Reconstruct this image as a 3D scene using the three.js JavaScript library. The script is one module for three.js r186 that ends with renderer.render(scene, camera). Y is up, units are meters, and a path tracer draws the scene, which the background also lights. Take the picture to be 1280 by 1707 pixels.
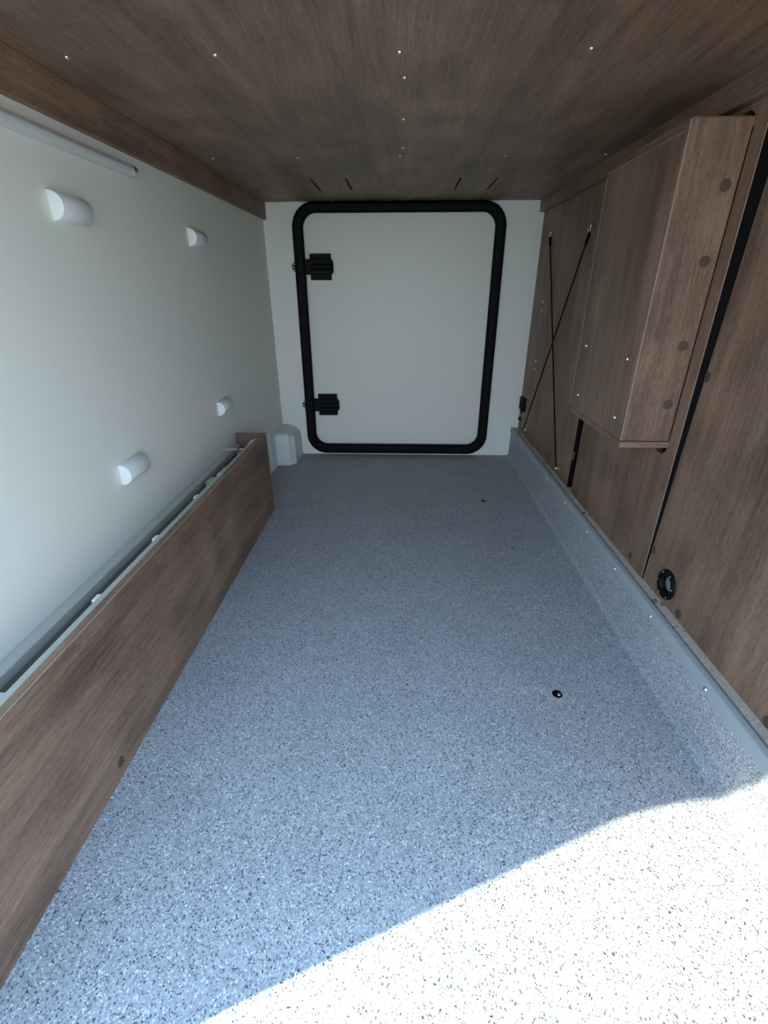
import * as THREE from 'three';
import { RoundedBoxGeometry } from 'three/addons/geometries/RoundedBoxGeometry.js';
import { mergeGeometries, toCreasedNormals } from 'three/addons/utils/BufferGeometryUtils.js';

// ---------------------------------------------------------------- camera, sky, sun, exposure
// x to the right, y up, z towards the viewer; the far garage wall is z = 0, the near (open) doorway z = 2.42
const scene = new THREE.Scene();
const camera = new THREE.PerspectiveCamera(94.833, 1280 / 1707, 0.02, 200);
camera.rotation.order = 'YXZ';
camera.position.set(0, 0.86, 2.5516);
camera.rotation.set(-0.447458, 0.0352759, -0.00219946);

const renderer = new THREE.WebGLRenderer({ antialias: true });
renderer.toneMapping = THREE.LinearToneMapping;
renderer.toneMappingExposure = 3.0;
renderer.shadowMap.enabled = true;
renderer.shadowMap.type = THREE.PCFSoftShadowMap;

const sunTravel = new THREE.Vector3(2.3176, -2.5473, -1).normalize();
// clear sky: deep blue overhead, paling evenly towards the horizon, the same all the way round
{
  const W = 64, H = 64, d = new Float32Array(W * H * 4), zen = [0.40, 0.65, 1.02], hor = [0.80, 0.92, 1.06];
  for (let j = 0; j < H; j++) {
    const y = Math.max(0, Math.sin(((j + 0.5) / H - 0.5) * Math.PI)), t = Math.pow(1 - y, 3);
    for (let i = 0; i < W; i++) { const k = (j * W + i) * 4; for (let c = 0; c < 3; c++) d[k + c] = zen[c] + (hor[c] - zen[c]) * t; d[k + 3] = 1; }
  }
  const t = new THREE.DataTexture(d, W, H, THREE.RGBAFormat, THREE.FloatType);
  t.mapping = THREE.EquirectangularReflectionMapping; t.magFilter = t.minFilter = THREE.LinearFilter; t.needsUpdate = true;
  scene.background = t; scene.backgroundIntensity = 1.8;
}

const sun = new THREE.DirectionalLight(new THREE.Color().setRGB(1, 0.95, 0.74), 4.0);
sun.name = 'sun';
sun.target.position.set(0.2, 0, 2);
sun.position.copy(sun.target.position).addScaledVector(sunTravel, -8);
sun.castShadow = true;
sun.shadow.mapSize.set(4096, 4096);
Object.assign(sun.shadow.camera, { left: -4, right: 4, top: 4, bottom: -4, near: 0.5, far: 20 });
scene.add(sun, sun.target);

// ---------------------------------------------------------------- helpers
let seed = 7;
const rnd = () => { seed = (seed * 1664525 + 1013904223) >>> 0; return seed / 4294967296; };
const taken = new Map();
function numbered(name) { const n = taken.get(name) || 0; taken.set(name, n + 1); return n ? name + '_' + String(n).padStart(3, '0') : name; }
function tag(o, label, category, { group, kind } = {}) {
  o.userData.label = label; o.userData.category = category;
  if (group) o.userData.group = group;
  if (kind) o.userData.kind = kind;
  return o;
}
function obj(name, geo, mat, parent = scene) {
  const m = new THREE.Mesh(Array.isArray(geo) ? mergeGeometries(geo.map((g) => { const n = g.index ? g.toNonIndexed() : g; for (const k of Object.keys(n.attributes)) if (!['position', 'normal', 'uv'].includes(k)) n.deleteAttribute(k); return n; })) : geo, mat);
  m.name = parent === scene ? numbered(name) : name; m.castShadow = m.receiveShadow = true; parent.add(m); return m;
}
function thing(name, label, category, pos = [0, 0, 0], opt = {}) {
  const g = new THREE.Group(); g.name = numbered(name); g.position.set(...pos); scene.add(g); return tag(g, label, category, opt);
}
// uv in metres: v runs along the grain axis (0 x, 1 y, 2 z), u across it
function metreUV(geo, grain = 1, ou = 0, ov = 0) {
  const g = geo.index ? geo.toNonIndexed() : geo, p = g.attributes.position, uv = new Float32Array(p.count * 2);
  const a = new THREE.Vector3(), b = new THREE.Vector3(), c = new THREE.Vector3();
  for (let i = 0; i < p.count; i += 3) {
    a.fromBufferAttribute(p, i); b.fromBufferAttribute(p, i + 1); c.fromBufferAttribute(p, i + 2);
    const n = b.clone().sub(a).cross(c.clone().sub(a)), ab = [Math.abs(n.x), Math.abs(n.y), Math.abs(n.z)], ax = ab.indexOf(Math.max(...ab));
    let vAxis = grain; if (vAxis === ax) vAxis = (ax + 1) % 3;
    const uAxis = 3 - ax - vAxis;
    [a, b, c].forEach((q, k) => { uv[(i + k) * 2] = q.getComponent(uAxis) + ou; uv[(i + k) * 2 + 1] = q.getComponent(vAxis) + ov; });
  }
  g.setAttribute('uv', new THREE.BufferAttribute(uv, 2));
  return g;
}
// a board between two corners with slightly rounded edges
function board(x0, x1, y0, y1, z0, z1, { r = 0.0012, grain = 1, ou = 0, ov = 0 } = {}) {
  const w = x1 - x0, h = y1 - y0, d = z1 - z0, g = new RoundedBoxGeometry(w, h, d, 2, Math.min(r, w / 2.1, h / 2.1, d / 2.1));
  g.translate((x0 + x1) / 2, (y0 + y1) / 2, (z0 + z1) / 2);
  return metreUV(g, grain, ou, ov);
}
function roundRect(target, x0, x1, y0, y1, r) {
  target.moveTo(x0 + r, y0); target.lineTo(x1 - r, y0); target.absarc(x1 - r, y0 + r, r, -Math.PI / 2, 0);
  target.lineTo(x1, y1 - r); target.absarc(x1 - r, y1 - r, r, 0, Math.PI / 2);
  target.lineTo(x0 + r, y1); target.absarc(x0 + r, y1 - r, r, Math.PI / 2, Math.PI);
  target.lineTo(x0, y0 + r); target.absarc(x0 + r, y0 + r, r, Math.PI, 1.5 * Math.PI);
  return target;
}
const rect = (x0, x1, y0, y1) => new THREE.Shape([new THREE.Vector2(x0, y0), new THREE.Vector2(x1, y0), new THREE.Vector2(x1, y1), new THREE.Vector2(x0, y1)]);
const ext = (shape, depth, opt = {}) => new THREE.ExtrudeGeometry(shape, { depth, bevelEnabled: false, curveSegments: 16, ...opt });
// extrude a profile given in (x, y) along z from z0 to z1
const along = (pts, z0, z1) => { const g = ext(new THREE.Shape(pts.map((p) => new THREE.Vector2(...p))), z1 - z0); g.translate(0, 0, z0); return g; };
// extrude a shape given in (z, y) along x from x0 to x1
const wallPiece = (shape, x0, x1, opt) => { const g = ext(shape, x1 - x0, opt); g.rotateY(-Math.PI / 2); g.translate(x1, 0, 0); return g; };
function tube(points, r, seg = 24, sides = 10) { return new THREE.TubeGeometry(new THREE.CatmullRomCurve3(points.map((p) => new THREE.Vector3(...p))), seg, r, sides); }
// a lathe whose axis points along dir
function lathe(profile, dir, at, segs = 24) {
  const g = new THREE.LatheGeometry(profile.map((p) => new THREE.Vector2(...p)), segs);
  g.applyQuaternion(new THREE.Quaternion().setFromUnitVectors(new THREE.Vector3(0, 1, 0), new THREE.Vector3(...dir).normalize()));
  g.translate(...at); return g;
}

// ---------------------------------------------------------------- computed textures
function noiseTable(nx, ny) { const t = new Float32Array(nx * ny); for (let i = 0; i < t.length; i++) t[i] = rnd(); return { t, nx, ny }; }
function sample(T, u, v) { // tileable value noise, u and v in 0..1
  const x = u * T.nx, y = v * T.ny, ix = Math.floor(x), iy = Math.floor(y), fx = x - ix, fy = y - iy, sx = fx * fx * (3 - 2 * fx), sy = fy * fy * (3 - 2 * fy);
  const g = (i, j) => T.t[(((j % T.ny) + T.ny) % T.ny) * T.nx + (((i % T.nx) + T.nx) % T.nx)];
  const a = g(ix, iy), b = g(ix + 1, iy), c = g(ix, iy + 1), d = g(ix + 1, iy + 1);
  return a + (b - a) * sx + (c - a) * sy + (a - b - c + d) * sx * sy;
}
function dataTex(data, w, h, srgb, mw, mh) {
  const t = new THREE.DataTexture(data, w, h, THREE.RGBAFormat);
  t.wrapS = t.wrapT = THREE.RepeatWrapping; t.magFilter = THREE.LinearFilter; t.minFilter = THREE.LinearMipmapLinearFilter; t.generateMipmaps = true;
  if (srgb) t.colorSpace = THREE.SRGBColorSpace;
  t.repeat.set(1 / mw, 1 / mh); t.needsUpdate = true; return t;
}
// dark walnut laminate: streaks run along v
function woodMaps() {
  const W = 1024, H = 1024, col = new Uint8Array(W * H * 4), bmp = new Uint8Array(W * H * 4);
  const broad = noiseTable(7, 3), mid = noiseTable(26, 5), fine = noiseTable(130, 14), hair = noiseTable(480, 70), fleck = noiseTable(512, 190), warp = noiseTable(5, 5), blot = noiseTable(9, 12), pore = noiseTable(420, 110);
  const dark = [84, 64, 51], light = [150, 121, 99];
  for (let j = 0; j < H; j++) for (let i = 0; i < W; i++) {
    const v = j / H, wv = (sample(warp, i / W, v) - 0.5) * 0.03, u = i / W + wv, p = sample(pore, u, v);
    let t = 0.22 * sample(broad, u, v) + 0.18 * sample(mid, u, v) + 0.17 * sample(fine, u, v) + 0.2 * sample(hair, u, v) + 0.16 * sample(fleck, u, v) + 0.07 + 0.26 * (sample(blot, u, v) - 0.5);
    t = Math.min(1, Math.max(0, (t - 0.5) * 1.75 + 0.5));
    if (p > 0.8) t = Math.max(0, t - (p - 0.8) * 1.4);
    const k = (j * W + i) * 4;
    for (let c = 0; c < 3; c++) col[k + c] = dark[c] + (light[c] - dark[c]) * t;
    col[k + 3] = 255;
    const b = 150 + 80 * (sample(hair, u, v) - 0.5) - (p > 0.75 ? 90 * (p - 0.75) * 4 : 0);
    bmp[k] = bmp[k + 1] = bmp[k + 2] = Math.max(0, Math.min(255, b)); bmp[k + 3] = 255;
  }
  return [dataTex(col, W, H, true, 0.62, 1.1), dataTex(bmp, W, H, false, 0.62, 1.1)];
}
// speckled safety vinyl: grey-blue ground with pale and dark chips
function vinylMaps() {
  const W = 2048, size = 1.34, col = new Uint8Array(W * W * 4);
  const cloud = noiseTable(14, 14), grain = noiseTable(700, 700);
  for (let j = 0; j < W; j++) for (let i = 0; i < W; i++) {
    const k = (j * W + i) * 4, f = (sample(grain, i / W, j / W) - 0.5) * 34 + (sample(cloud, i / W, j / W) - 0.5) * 8;
    col[k] = 160 + f; col[k + 1] = 164 + f; col[k + 2] = 165 + f; col[k + 3] = 255;
  }
  const kinds = [[114, 117, 119], [138, 141, 142], [200, 204, 204], [224, 228, 227], [80, 82, 85], [50, 51, 54]];
  const stamp = (c, cx, cy, a, b, th) => {
    const R = Math.ceil(Math.max(a, b)), cs = Math.cos(th), sn = Math.sin(th);
    for (let y = -R; y <= R; y++) for (let x = -R; x <= R; x++) {
      const p = (x * cs + y * sn) / a, q = (-x * sn + y * cs) / b;
      if (p * p + q * q > 1) continue;
      const k = ((((cy + y) % W) + W) % W * W + (((cx + x) % W) + W) % W) * 4;
      col[k] = c[0]; col[k + 1] = c[1]; col[k + 2] = c[2];
    }
  };
  for (let n = 0; n < 150000; n++) {
    const q = rnd(), dk = q > 0.9, c = kinds[q < 0.26 ? 0 : q < 0.42 ? 1 : q < 0.64 ? 2 : q < 0.76 ? 3 : q < 0.92 ? 4 : 5];
    const big = rnd() < 0.15 ? 1.35 : 1;
    stamp(c, Math.floor(rnd() * W), Math.floor(rnd() * W), (1.2 + rnd() * (dk ? 2.0 : 1.5)) * big, (0.8 + rnd() * 0.6) * big, rnd() * Math.PI);
  }
  return dataTex(col, W, W, true, size, size);
}
function plyMap() {
  const W = 64, H = 512, d = new Uint8Array(W * H * 4), a = noiseTable(2, 60), b = noiseTable(16, 200);
  for (let j = 0; j < H; j++) for (let i = 0; i < W; i++) {
    const k = (j * W + i) * 4, s = (j + i * 0.3) / H, line = sample(a, 0.1, s) > 0.86 ? -60 : 0, f = (sample(b, i / W, s) - 0.5) * 44 + line;
    d[k] = 196 + f; d[k + 1] = 186 + f; d[k + 2] = 170 + f; d[k + 3] = 255;
  }
  return dataTex(d, W, H, true, 0.04, 0.5);
}
function asphaltMap() {
  const W = 512, d = new Uint8Array(W * W * 4), a = noiseTable(8, 8), b = noiseTable(200, 200);
  for (let j = 0; j < W; j++) for (let i = 0; i < W; i++) {
    const k = (j * W + i) * 4, f = (sample(a, i / W, j / W) - 0.5) * 20 + (sample(b, i / W, j / W) - 0.5) * 60;
    d[k] = 150 + f; d[k + 1] = 147 + f; d[k + 2] = 140 + f; d[k + 3] = 255;
  }
  return dataTex(d, W, W, true, 2, 2);
}
const [woodCol, woodBump] = woodMaps();
const std = (o) => new THREE.MeshStandardMaterial(o);
const M = {
  wood: std({ map: woodCol, bumpMap: woodBump, bumpScale: 0.00025, roughness: 0.5 }),
  edge: std({ color: 0xa18b79, roughness: 0.5 }),
  block: std({ color: 0xd9dcd8, roughness: 0.45 }),
  lamp: std({ color: 0xc6cac6, roughness: 0.4 }),
  woodCap: std({ color: 0x503f34, roughness: 0.6 }),
  wall: std({ color: 0xe2e2d6, roughness: 0.5 }),
  door: std({ color: 0xdedcce, roughness: 0.45 }),
  plasticWhite: std({ color: 0xe8e9e8, roughness: 0.45 }),
  vinyl: std({ map: vinylMaps(), roughness: 0.62 }),
  greyStrip: std({ color: 0x9aa2a2, roughness: 0.5 }),
  ply: std({ map: plyMap(), roughness: 0.8 }),
  black: new THREE.MeshPhysicalMaterial({ color: 0x060506, roughness: 0.6, specularIntensity: 0.35 }),
  rubber: new THREE.MeshPhysicalMaterial({ color: 0x040304, roughness: 0.6, specularIntensity: 0.3 }),
  rawBoard: std({ color: 0x9a8a76, roughness: 0.85 }),
  chrome: std({ color: 0xd8dadb, roughness: 0.2, metalness: 1 }),
  zinc: std({ color: 0xf0f1f0, roughness: 0.28, metalness: 1 }),
  alu: std({ color: 0xb4b6a9, roughness: 0.5 }),
  rail: std({ color: 0xb3b5aa, roughness: 0.5 }),
  sleeve: std({ color: 0xb4b6c4, roughness: 0.5 }),
  greyPlug: std({ color: 0x83868a, roughness: 0.6 }),
  ground: std({ map: asphaltMap(), roughness: 0.95 }),
  body: std({ color: 0xe6e6e4, roughness: 0.35 }),
};
const XL = -0.652, XR = 0.645, YC = 1.21, ZN = 2.42;   // left wall, right panels, ceiling, near wall
const S = 'structure';
function screw(parent, dir, at, r = 0.0048, mat = M.zinc, name = 'screw') {
  return obj(name, lathe([[0, r * 0.72], [r * 0.4, r * 0.64], [r * 0.75, r * 0.42], [r, 0.0004], [r, -0.002]].reverse(), dir, at, 14), mat, parent);
}

// ---------------------------------------------------------------- structure
{ // floor: vinyl with a coved upstand on the right
  const f = thing('floor', 'speckled grey-blue vinyl floor turned up as a low kerb along the right side', 'floor', [0, 0, 0], { kind: S });
  const prof = [[XL - 0.03, -0.05], [0.96, -0.05], [0.96, 0.0], [0.70, 0.0], [0.66, 0.05], [0.628, 0.15], [0.612, 0.15], [0.609, 0.02]];
  for (let k = 0; k <= 6; k++) { const a = k / 6 * Math.PI / 2; prof.push([0.597 + 0.012 * Math.cos(a), 0.012 - 0.012 * Math.sin(a)]); }
  prof.push([XL - 0.03, 0]);
  const g = toCreasedNormals(along(prof, -0.035, ZN + 0.04), 0.6);
  // one continuous sheet: the pattern runs round the cove
  const sheet = metreUV(g, 2), p = sheet.attributes.position, uv = sheet.attributes.uv;
  for (let i = 0; i < p.count; i++) uv.setXY(i, p.getX(i) + p.getY(i), p.getZ(i));
  obj('vinyl_sheet', sheet, M.vinyl, f);
}
{ // far wall with a rounded doorway
  const s = rect(XL - 0.03, 0.98, -0.05, 1.66); s.holes.push(roundRect(new THREE.Path(), -0.485, 0.447, 0.04, 1.185, 0.08));
  const g = ext(s, 0.035); g.translate(0, 0, -0.035);
  const w = thing('wall_back', 'plain off-white end wall around the black framed garage door', 'wall', [0, 0, 0], { kind: S });
  obj('wall_panel', g, M.wall, w);
}
{ // left wall
  const w = thing('wall_left', 'smooth white side wall above the dark wooden heater cover', 'wall', [0, 0, 0], { kind: S });
  obj('wall_panel', board(XL - 0.03, XL, -0.02, 1.66, -0.035, ZN + 0.005, { r: 0.0005 }), M.wall, w);
}
{ // ceiling board with four slots, closed above
  const c = thing('ceiling', 'dark walnut laminate ceiling board with rows of screws and four slots', 'ceiling', [0, 0, 0], { kind: S });
  const s = rect(XL, 0.66, 0.0005, ZN);
  for (const x of [-0.335, -0.207, 0.2055, 0.3375]) s.holes.push(roundRect(new THREE.Path(), x - 0.005, x + 0.005, 0.262, 0.518, 0.0049));
  const g = ext(s, 0.018); g.rotateX(Math.PI / 2); g.translate(0, YC + 0.018, 0);
  obj('ceiling_board', metreUV(g, 2, 0.13, 0.4), M.wood, c);
  obj('upper_board', board(XL - 0.03, 0.98, 1.63, 1.66, -0.035, ZN + 0.005), M.rawBoard, c);
  for (const x of [-0.335, -0.207, 0.2055, 0.3375]) {
    const o = roundRect(new THREE.Shape(), x - 0.0064, x + 0.0064, 0.2606, 0.5194, 0.0063); o.holes.push(roundRect(new THREE.Path(), x - 0.005, x + 0.005, 0.262, 0.518, 0.0049));
    const e = ext(o, 0.003); e.rotateX(Math.PI / 2); e.translate(0, YC + 0.0015, 0);
    obj('slot_edging', e, M.edge, c);
  }
  for (const [x, z] of [[-0.572, 1.52], [-0.318, 1.518], [-0.009, 1.517], [0.305, 1.518], [0, 1.41], [-0.001, 1.168], [-0.002, 0.92], [-0.01, 0.825], [-0.577, 0.822], [-0.32, 0.82], [0.304, 0.82], [0.597, 0.82], [-0.32, 0.04], [-0.01, 0.04], [0.305, 0.04]])
    screw(c, [0, -1, 0], [x, YC, z], z > 1.3 ? 0.0046 : 0.0042);
}
{ // boards under the ceiling along both sides
  const a = thing('trim_1', 'dark walnut board under the ceiling along the white left wall', 'trim', [0, 0, 0], { kind: S });
  obj('board', board(XL, -0.636, 1.141, YC, 0, ZN, { grain: 2, ou: 0.2, ov: 0.1 }), M.wood, a);
  const b = thing('trim_2', 'dark walnut batten under the ceiling along the wooden right wall', 'trim', [0, 0, 0], { kind: S });
  obj('board', board(0.623, 0.66, 1.163, YC, 0, ZN, { grain: 2, ou: 0.33, ov: 0.5 }), M.wood, b);
}
{ // grey capping strip of the kerb and the plywood edge behind it
  const a = thing('trim_3', 'smooth grey plastic strip capping the vinyl kerb on the right', 'trim', [0, 0, 0], { kind: S });
  const prof = [[0.606, 0.133], [0.606, 0.152]];
  for (let k = 0; k <= 6; k++) { const t = k / 6 * Math.PI / 2; prof.push([0.616 - 0.010 * Math.cos(t), 0.152 + 0.010 * Math.sin(t)]); }
  prof.push([0.6215, 0.162], [0.6235, 0.159], [0.6235, 0.146], [0.6092, 0.146], [0.6092, 0.133]);
  obj('strip', toCreasedNormals(along(prof, 0.0005, ZN), 0.7), M.greyStrip, a);
  for (const z of [0.27, 0.5, 0.727, 0.964, 1.186, 1.41, 1.62, 1.847, 2.07, 2.29]) screw(a, [-1, 0, 0], [0.606, 0.1445, z], 0.005);
  const b = thing('trim_4', 'narrow bare plywood edge between grey strip and wooden right wall', 'trim', [0, 0, 0], { kind: S });
  obj('plywood', board(0.629, 0.667, 0.06, 0.1595, 0.0005, ZN, { grain: 2, r: 0.0006 }), M.ply, b);
  screw(b, [0, 1, 0], [0.637, 0.1598, 0.985], 0.004);
}
const tiltC = 0.0238;
{ // right wall: three laminate panels with gap shade painted on as black end strips
  const w = thing('wall_right', 'dark walnut laminate right wall of tall panels with black gaps', 'wall', [0, 0, 0], { kind: S });
  obj('backing_wall', board(0.95, 0.98, -0.05, 1.66, -0.035, ZN + 0.005), M.rawBoard, w);
  const A = obj('panel', board(XR, XR + 0.016, 0.160, 1.21, 0.0005, 0.848, { ou: 0.05, ov: 0.3 }), M.wood, w);
  obj('gap_shade_strip', board(XR + 0.0006, XR + 0.030, 0.160, 1.21, 0.8482, 0.8512, { r: 0.0004 }), M.black, A);  // black strip on the panel end, painting the shade of the seam gap
  const sB = rect(0.900, 1.478, 0.160, 1.21); sB.holes.push(roundRect(new THREE.Path(), 1.375, 1.4385, 0.485, 1.154, 0.028));
  const B = obj('panel', metreUV(wallPiece(sB, XR, XR + 0.016), 1, 0.31, 0.11), M.wood, w);
  obj('gap_shade_strip', board(XR + 0.0006, XR + 0.040, 0.160, 1.21, 1.4782, 1.4812, { r: 0.0004 }), M.black, B);  // black strip again paints the dark of the gap beside panel C
  obj('edge_highlight_band', board(XR - 0.0003, XR + 0.0012, 0.161, 1.16, 1.4765, 1.4783, { r: 0.0003 }), M.edge, B);  // pale band painting the light line along this panel edge
  obj('screw_cap', lathe([[0, 0.0014], [0.0092, 0.0014], [0.0105, 0.0004], [0.0105, 0]], [-1, 0, 0], [XR, 0.182, 1.401], 24), M.woodCap, B);
  const sC = rect(1.4815, ZN, 0.0, 1.06); const hole = new THREE.Path(); hole.absarc(1.58, 0.049, 0.027, 0, 2 * Math.PI); sC.holes.push(hole);
  const C = obj('panel', metreUV(wallPiece(sC, 0, 0.016, { curveSegments: 24 }), 1, 0.47, 0.62), M.wood, w);
  C.position.set(0.648, 0.160, 0); C.rotation.z = -tiltC;
  for (const [y, z] of [[0.522, 1.489], [0.091, 1.489], [0.015, 1.650], [0.012, 1.948]])
    obj('screw_cap', lathe([[0, 0.0014], [0.0098, 0.0014], [0.0112, 0.0004], [0.0112, 0]], [-1, 0, 0], [0, y, z], 24), M.woodCap, C);
  // small hinge knuckle in the narrow gap
  obj('hinge_knuckle', [new THREE.CylinderGeometry(0.004, 0.004, 0.03, 12).translate(0.647, 0.29, 0.858)], M.woodCap, w);
}
{ // near wall with the open doorway behind the viewer
  const s = rect(-2.6, 2.2, -0.25, 2.1); s.holes.push(roundRect(new THREE.Path(), -0.616, 0.49, 0.03, 1.2295, 0.1375));
  const g = ext(s, 0.035); g.translate(0, 0, ZN);
  const w = thing('wall_front', 'white vehicle side wall around the open near doorway, behind the viewer', 'wall', [0, 0, 0], { kind: S });
  obj('wall_panel', g, M.body, w);
}
{ // ground outside
  const g = thing('ground', 'pale paved ground outside the vehicle, behind the viewer', 'ground', [0, 0, 0], { kind: S });
  obj('paving', board(-14, 14, -0.75, -0.65, -10, 18), M.ground, g);
}

// ---------------------------------------------------------------- garage door in the far wall
{
  const d = thing('door_1', 'off-white garage door leaf in a thick black rounded rubber frame', 'door', [0, 0, 0], { kind: S });
  const leaf = ext(roundRect(new THREE.Shape(), -0.49, 0.452, 0.036, 1.19, 0.085), 0.02); leaf.translate(0, 0, -0.03);
  obj('door_leaf', leaf, M.door, d);
  const b = 0.011, fr = roundRect(new THREE.Shape(), -0.515 + b, 0.476 - b, 0.011 + b, 1.2085 - b, 0.105 - b);
  fr.holes.push(roundRect(new THREE.Path(), -0.4655 - b, 0.427 + b, 0.062 - b, 1.165 + b, 0.062 + b));
  const fg = ext(fr, 0.014, { bevelEnabled: true, bevelThickness: 0.012, bevelSize: b, bevelOffset: 0, bevelSegments: 5, curveSegments: 20 });
  fg.translate(0, 0, 0.004);
  obj('door_seal', toCreasedNormals(fg, 1.0), M.rubber, d);
  for (const y of [0.944, 0.279]) {
    const h = new THREE.Group(); h.name = 'hinge'; h.position.set(0, y, 0); d.add(h);
    obj('plate', board(-0.444, -0.343, -0.057, 0.057, -0.010, 0.006, { r: 0.002 }), M.black, h);
    const a = roundRect(new THREE.Shape(), -0.50, -0.334, -0.030, 0.030, 0.012);
    const ag = ext(a, 0.012, { bevelEnabled: true, bevelThickness: 0.004, bevelSize: 0.003, bevelSegments: 3 }); ag.translate(0, 0, 0.004);
    const arm = ag; const barrel = new THREE.CylinderGeometry(0.016, 0.016, 0.10, 20); barrel.rotateZ(Math.PI / 2); barrel.translate(-0.385, 0, 0.012);
    obj('arm', [arm, barrel, board(-0.50, -0.47, -0.028, 0.028, 0.0, 0.034, { r: 0.006 })], M.black, h);
    const tab = new THREE.CylinderGeometry(0.023, 0.023, 0.006, 28); tab.rotateX(Math.PI / 2); tab.translate(-0.509, 0, 0.003);
    const t = obj('tab', tab, M.black, h);
    for (const dy of [-0.012, 0, 0.012]) obj('rivet', lathe([[0.0034, 0], [0.0034, 0.001], [0.002, 0.002], [0, 0.0022]], [0, 0, 1], [dy ? -0.520 : -0.5245, dy, 0.0058], 12), M.plasticWhite, t);
  }
}
{ // moulded corner cover
  const t = thing('corner_cover', 'white moulded plastic cover in the floor corner beside the door', 'cover');
  const shell = [], P = (x, y, z) => [x, y, z];
  // plan outline at three heights, from the left wall round the front to the end wall
  const rings = [
    [P(-0.650, 0.0005, 0.206), P(-0.582, 0.0005, 0.200), P(-0.555, 0.0005, 0.166), P(-0.550, 0.0005, 0.0)],
    [P(-0.650, 0.130, 0.200), P(-0.583, 0.130, 0.194), P(-0.557, 0.120, 0.160), P(-0.551, 0.100, 0.0)],
    [P(-0.650, 0.160, 0.195), P(-0.584, 0.158, 0.188), P(-0.560, 0.146, 0.155), P(-0.555, 0.122, 0.0)],
    [P(-0.650, 0.168, 0.180), P(-0.590, 0.167, 0.172), P(-0.568, 0.157, 0.14), P(-0.562, 0.138, 0.0)],
    [P(-0.650, 0.169, 0.10), P(-0.60, 0.169, 0.09), P(-0.582, 0.164, 0.07), P(-0.575, 0.150, 0.0)],
    [P(-0.650, 0.169, 0.0), P(-0.625, 0.169, 0.0), P(-0.605, 0.166, 0.0), P(-0.594, 0.160, 0.0)],
  ];
  for (let r = 0; r + 1 < rings.length; r++) for (let i = 0; i < 3; i++) {
    const [a, b, c, d] = [rings[r][i], rings[r][i + 1], rings[r + 1][i + 1], rings[r + 1][i]];
    shell.push(...a, ...b, ...c, ...a, ...c, ...d);
  }
  let g = new THREE.BufferGeometry(); g.setAttribute('position', new THREE.Float32BufferAttribute(shell, 3)); g.computeVertexNormals();
  g = toCreasedNormals(g, 0.45);
  obj('shell', g, M.block, t);
  obj('flange', board(XL, -0.648, 0.0, 0.20, 0.206, 0.30, { r: 0.001 }), M.block, t);
  screw(t, [1, 0, 0], [-0.6518, 0.178, 0.15], 0.004, M.greyPlug);
}

// ---------------------------------------------------------------- left side: heater cover and convector
{
  const c = thing('heater_cover', 'long low dark walnut board boxing in the heater along left wall', 'cover');
  obj('front_panel', board(-0.547, -0.531, 0.001, 0.338, 0.75, ZN, { grain: 2, ou: 0.07, ov: 0.21 }), M.wood, c);
  obj('edge_highlight_band', board(-0.5322, -0.5306, 0.3365, 0.3383, 0.752, ZN, { r: 0.0004 }), M.edge, c);  // lighter band paints the highlight along the top front edge
  obj('end_panel', board(XL + 0.001, -0.547, 0.001, 0.337, 0.752, 0.766, { grain: 1, ou: 0.4 }), M.wood, c);
  const notch = lathe([[0, 0.0012], [0.009, 0.0012], [0.0105, 0]], [1, 0, 0], [-0.531, 0.032, 1.958], 20);
  obj('screw_cap', notch, M.woodCap, c);
}
{
  const h = thing('heating_convector', 'grey heating rail and pipe with clips behind the low wooden board', 'heater');
  const prof = [[XL + 0.0005, 0.303], [XL + 0.003, 0.306], [-0.631, 0.306], [-0.627, 0.303], [-0.6255, 0.296], [-0.6255, 0.286], [-0.630, 0.282], [XL + 0.0005, 0.282]];
  obj('wall_rail', toCreasedNormals(along(prof, 0.80, ZN), 0.7), M.rail, h);
  obj('front_rail', board(-0.5625, -0.5472, 0.318, 0.335, 1.22, ZN, { r: 0.002, grain: 2 }), M.alu, h);
  for (const y of [0.06, 0.13]) obj('pipe', tube([[-0.600, y, 0.82], [-0.600, y, 1.6], [-0.600, y, ZN - 0.01]], 0.011, 8, 14), M.rail, h);
  obj('pipe', tube([[-0.561, 0.318, 0.80], [-0.561, 0.318, 1.0], [-0.561, 0.318, 1.15]], 0.012, 8, 16), M.rail, h);
  obj('pipe_sleeve', [new THREE.CylinderGeometry(0.0145, 0.0145, 0.05, 18).rotateX(Math.PI / 2).translate(-0.5625, 0.318, 1.16)], M.sleeve, h);
  obj('pipe_end', [new THREE.CylinderGeometry(0.0135, 0.0135, 0.04, 18).rotateX(Math.PI / 2).translate(-0.5615, 0.318, 0.84)], M.plasticWhite, h);
  obj('bracket', [board(XL, -0.549, 0.316, 0.3195, 0.895, 0.915, { r: 0.0008 }), board(-0.60, -0.59, 0.30, 0.3195, 0.895, 0.915, { r: 0.0008 })], M.zinc, h);
  obj('bracket', [board(-0.592, -0.549, 0.318, 0.322, 1.195, 1.235, { r: 0.001 }), board(-0.592, -0.588, 0.295, 0.322, 1.195, 1.235, { r: 0.001 })], M.alu, h);
  for (const z of [1.357, 1.599, 1.836]) obj('clip', [board(-0.576, -0.5612, 0.308, 0.330, z - 0.011, z + 0.011, { r: 0.003 }), board(-0.579, -0.574, 0.29, 0.322, z - 0.006, z + 0.006, { r: 0.002 })], M.plasticWhite, h);
  obj('bracket', [board(-0.60, -0.5485, 0.326, 0.3315, 2.07, 2.12, { r: 0.001 }), board(-0.60, -0.596, 0.30, 0.3315, 2.07, 2.12, { r: 0.001 })], M.sleeve, h);
}
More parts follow.
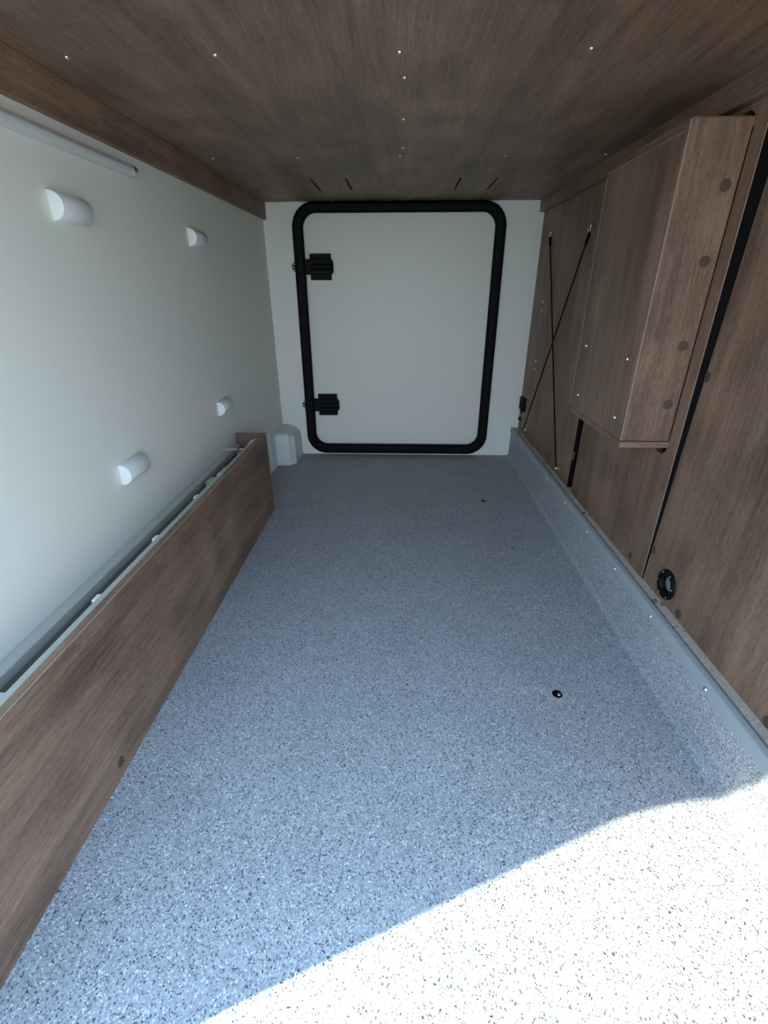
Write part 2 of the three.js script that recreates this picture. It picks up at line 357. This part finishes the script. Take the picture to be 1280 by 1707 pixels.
{ // half-round spacer blocks on the left wall
  const D = new THREE.Shape(); D.moveTo(0, -0.025); D.bezierCurveTo(0.016, -0.025, 0.027, -0.014, 0.027, 0); D.bezierCurveTo(0.027, 0.014, 0.016, 0.025, 0, 0.025); D.closePath();
  const g = ext(D, 0.092, { bevelEnabled: true, bevelThickness: 0.0015, bevelSize: 0.0015, bevelOffset: -0.0015, bevelSegments: 2, curveSegments: 12 });
  const geo = toCreasedNormals(g, 0.6);
  for (const [y, z, label] of [
    [0.996, 1.4525, 'white half-round block high on left wall, nearest below the light bar'],
    [0.996, 0.828, 'small white half-round block high on left wall nearer the door'],
    [0.465, 0.806, 'small white half-round block low on wall near the cover board\'s far end'],
    [0.463, 1.4525, 'larger white half-round block low on left wall above the cover board']]) {
    const b = thing('wall_block', label, 'block', [XL, y, z], { group: 'half-round blocks on the left wall' });
    obj('block', geo, M.block, b);
  }
}
{ // light bar
  const t = thing('light_bar', 'long slim white light bar with chrome end high on left wall', 'lamp');
  const D = [[XL, -0.0125]]; for (let k = 0; k <= 10; k++) { const a = -Math.PI / 2 + k / 10 * Math.PI; D.push([XL + 0.006 + 0.012 * Math.cos(a), 0.0125 * Math.sin(a)]); } D.push([XL, 0.0125]);
  const body = along(D, 1.222, 2.36); body.translate(0, 1.107, 0);
  obj('housing', toCreasedNormals(body, 0.7), M.lamp, t);
  const cap = along(D.map(([x, y]) => [XL + (x - XL) * 1.06, y * 1.06]), 1.207, 1.223); cap.translate(0, 1.107, 0);
  obj('end_cap', toCreasedNormals(cap, 0.7), M.chrome, t);
}

// ---------------------------------------------------------------- right side: box, cords, fittings
{
  const b = thing('storage_box', 'tall dark walnut laminate box projecting from the right wall', 'box');
  const x0 = 0.53, x1 = 0.662, y0 = 0.507, y1 = 1.141, z0 = 1.055, z1 = 1.4375;
  obj('back_panel', board(x0 + 0.001, x1, y0 + 0.016, y1 - 0.016, z0, z0 + 0.014, { ou: 0.3 }), M.wood, b);
  const side = obj('side_panel', board(x0, x0 + 0.014, y0 + 0.0150, y1 - 0.0175, z0 - 0.0005, z1 - 0.0155, { r: 0.0016, ou: 0.52, ov: 0.2 }), M.wood, b);
  obj('top_panel', board(x0 + 0.0008, x1, y1 - 0.0165, y1, z0, z1 - 0.0005, { grain: 2, ou: 0.1 }), M.wood, b);
  obj('bottom_panel', board(x0, x1, y0 - 0.001, y0 + 0.0145, z0, z1 + 0.001, { grain: 0, ou: 0.2, ov: 0.15 }), M.wood, b);
  const front = obj('front_panel', board(x0 - 0.0006, 0.644, y0 + 0.016, y1 - 0.002, z1 - 0.015, z1, { r: 0.0016, ou: 0.08, ov: 0.77 }), M.wood, b);
  obj('edge_highlight_band', [board(x0 - 0.0003, x0 + 0.001, y0 + 0.016, y1 - 0.018, z0 - 0.0006, z0 + 0.0008, { r: 0.0003 }), board(x0 - 0.0003, x0 + 0.001, y1 - 0.0188, y1 - 0.0172, z0, z1 - 0.016, { r: 0.0003 })], M.edge, side);  // pale bands imitate highlights on the side panel edges by colour
  obj('edge_highlight_band', board(x0 - 0.0009, x0 + 0.0010, y0 + 0.017, y1 - 0.003, z1 - 0.0012, z1 + 0.0003, { r: 0.0003 }), M.edge, front);  // highlight on the front corner put in as a lighter band
  for (const [x, y] of [[0.621, 1.034], [0.619, 0.904], [0.62, 0.74], [0.62, 0.611]])
    obj('screw_cap', lathe([[0.0108, 0], [0.0108, 0.0006], [0.0096, 0.0016], [0, 0.0016]], [0, 0, 1], [x, y, z1], 28), M.woodCap, front);
  for (const [y, z] of [[0.705, 1.11], [0.566, 1.112], [0.705, 1.382], [0.566, 1.381]]) screw(side, [-1, 0, 0], [x0, y, z], 0.0056);
}
function cord(label, top, bottom) {
  const c = thing('elastic_cord', label, 'cord', [0, 0, 0], { group: 'crossed elastic cords on the right wall' });
  const a = new THREE.Vector3(...top), b = new THREE.Vector3(...bottom), d = b.clone().sub(a).normalize();
  obj('cord', tube([top, a.clone().lerp(b, 0.5).toArray(), bottom], 0.0028, 20, 8), M.black, c);
  const along1 = (t0, t1, r) => tube([a.clone().addScaledVector(d, t0).toArray(), a.clone().addScaledVector(d, (t0 + t1) / 2).toArray(), a.clone().addScaledVector(d, t1).toArray()], r, 4, 10);
  obj('sleeve', along1(0.0, 0.035, 0.0055), M.black, c);
  const eye = new THREE.TorusGeometry(0.008, 0.0018, 8, 18); eye.rotateY(0.9); eye.translate(top[0] - 0.001, top[1] + 0.010, top[2]);
  obj('hook', [eye, tube([[top[0], top[1] + 0.016, top[2]], [top[0] + 0.002, top[1] + 0.024, top[2] + 0.001], [XR + 0.002, top[1] + 0.026, top[2]]], 0.002, 8, 8)], M.chrome, c);
  obj('end_stud', lathe([[0.006, -0.006], [0.0068, 0.001], [0.005, 0.006], [0, 0.0075]], [-1, 0, 0], [XR - 0.006, bottom[1], bottom[2]], 16), M.chrome, c);
}
cord('black elastic cord hung almost upright on right wall, lower end near the dark gap', [0.640, 1.048, 0.170], [0.638, 0.188, 0.718]);
cord('black elastic cord sloping from beside the box down to the far corner', [0.630, 1.020, 0.690], [0.630, 0.196, 0.172]);
{
  const w = scene.getObjectByName('wall_right').children[1];
  for (const [y, z] of [[0.794, 0.174], [0.759, 0.174], [0.535, 0.184], [0.499, 0.184]]) screw(w, [-1, 0, 0], [XR, y, z], 0.0048);
}
{
  const s = thing('wall_bracket', 'small black slotted bracket low on right wall in the far corner', 'bracket');
  const sh = roundRect(new THREE.Shape(), 0.028, 0.105, 0.272, 0.335, 0.006); sh.holes.push(roundRect(new THREE.Path(), 0.048, 0.070, 0.285, 0.322, 0.006));
  obj('plate', wallPiece(sh, XR - 0.012, XR, { bevelEnabled: true, bevelThickness: 0.0015, bevelSize: 0.0015, bevelSegments: 2 }), M.black, s);
  obj('latch', board(XR - 0.018, XR - 0.010, 0.262, 0.330, 0.082, 0.098, { r: 0.003 }), M.black, s);
  obj('stop', board(XR - 0.010, XR, 0.208, 0.226, 0.02, 0.045, { r: 0.004 }), M.black, s);
}
{
  const y = 0.209, z = 1.58, x = 0.648 + 0.049 * tiltC;
  const v = thing('cable_grommet', 'round black flanged cable grommet low in the near right panel', 'grommet');
  const fl = obj('flange', lathe([[0.0195, -0.014], [0.0200, -0.002], [0.0225, 0.004], [0.027, 0.007], [0.033, 0.0065], [0.0365, 0.004], [0.0370, 0]], [-1, 0, 0], [x, y, z], 40), M.black, v);
  obj('insert', lathe([[0.0200, -0.008], [0.019, -0.0075], [0.010, -0.007], [0, -0.007]], [-1, 0, 0], [x, y, z], 32), M.greyPlug, v);
  for (let k = 0; k < 6; k++) { const a = k / 6 * 2 * Math.PI + 0.4; screw(fl, [-1, 0, 0], [x - 0.006, y + 0.031 * Math.cos(a), z + 0.031 * Math.sin(a)], 0.0026, M.greyPlug, 'rivet'); }
}
for (const [x, z, r, label] of [[0.375, 1.731, 0.0105, 'dark recessed fixing hole with a bright screw in the nearer floor'], [0.377, 0.634, 0.0105, 'dark recessed fixing hole in the floor far from the sunlit patch']]) {
  const t = thing('floor_fixing', label, 'fixing', [x, 0, z], { group: 'fixings let into the vinyl floor' });
  obj('rim', lathe([[r * 1.12, 0], [r * 1.05, 0.0012], [r * 0.9, 0.0008], [r * 0.82, 0.0003], [0, 0.0003]], [0, 1, 0], [0, 0, 0], 24), M.black, t);
  obj('screw', lathe([[0.0042, 0], [0.0040, 0.002], [0.0024, 0.0032], [0, 0.0034]], [0, 1, 0], [r * 0.3, 0.0003, r * 0.2], 14), M.chrome, t);
}
tag(obj('screw_hole_dot', lathe([[0.0035, 0], [0.003, 0.0012], [0, 0.0014]], [0, 1, 0], [0.414, 0, 1.051], 12), M.black), 'tiny black dot standing for a screw hole in the floor between the two fixing holes', 'pin');  // raised black dot drawn in place of a small screw hole

renderer.render(scene, camera);
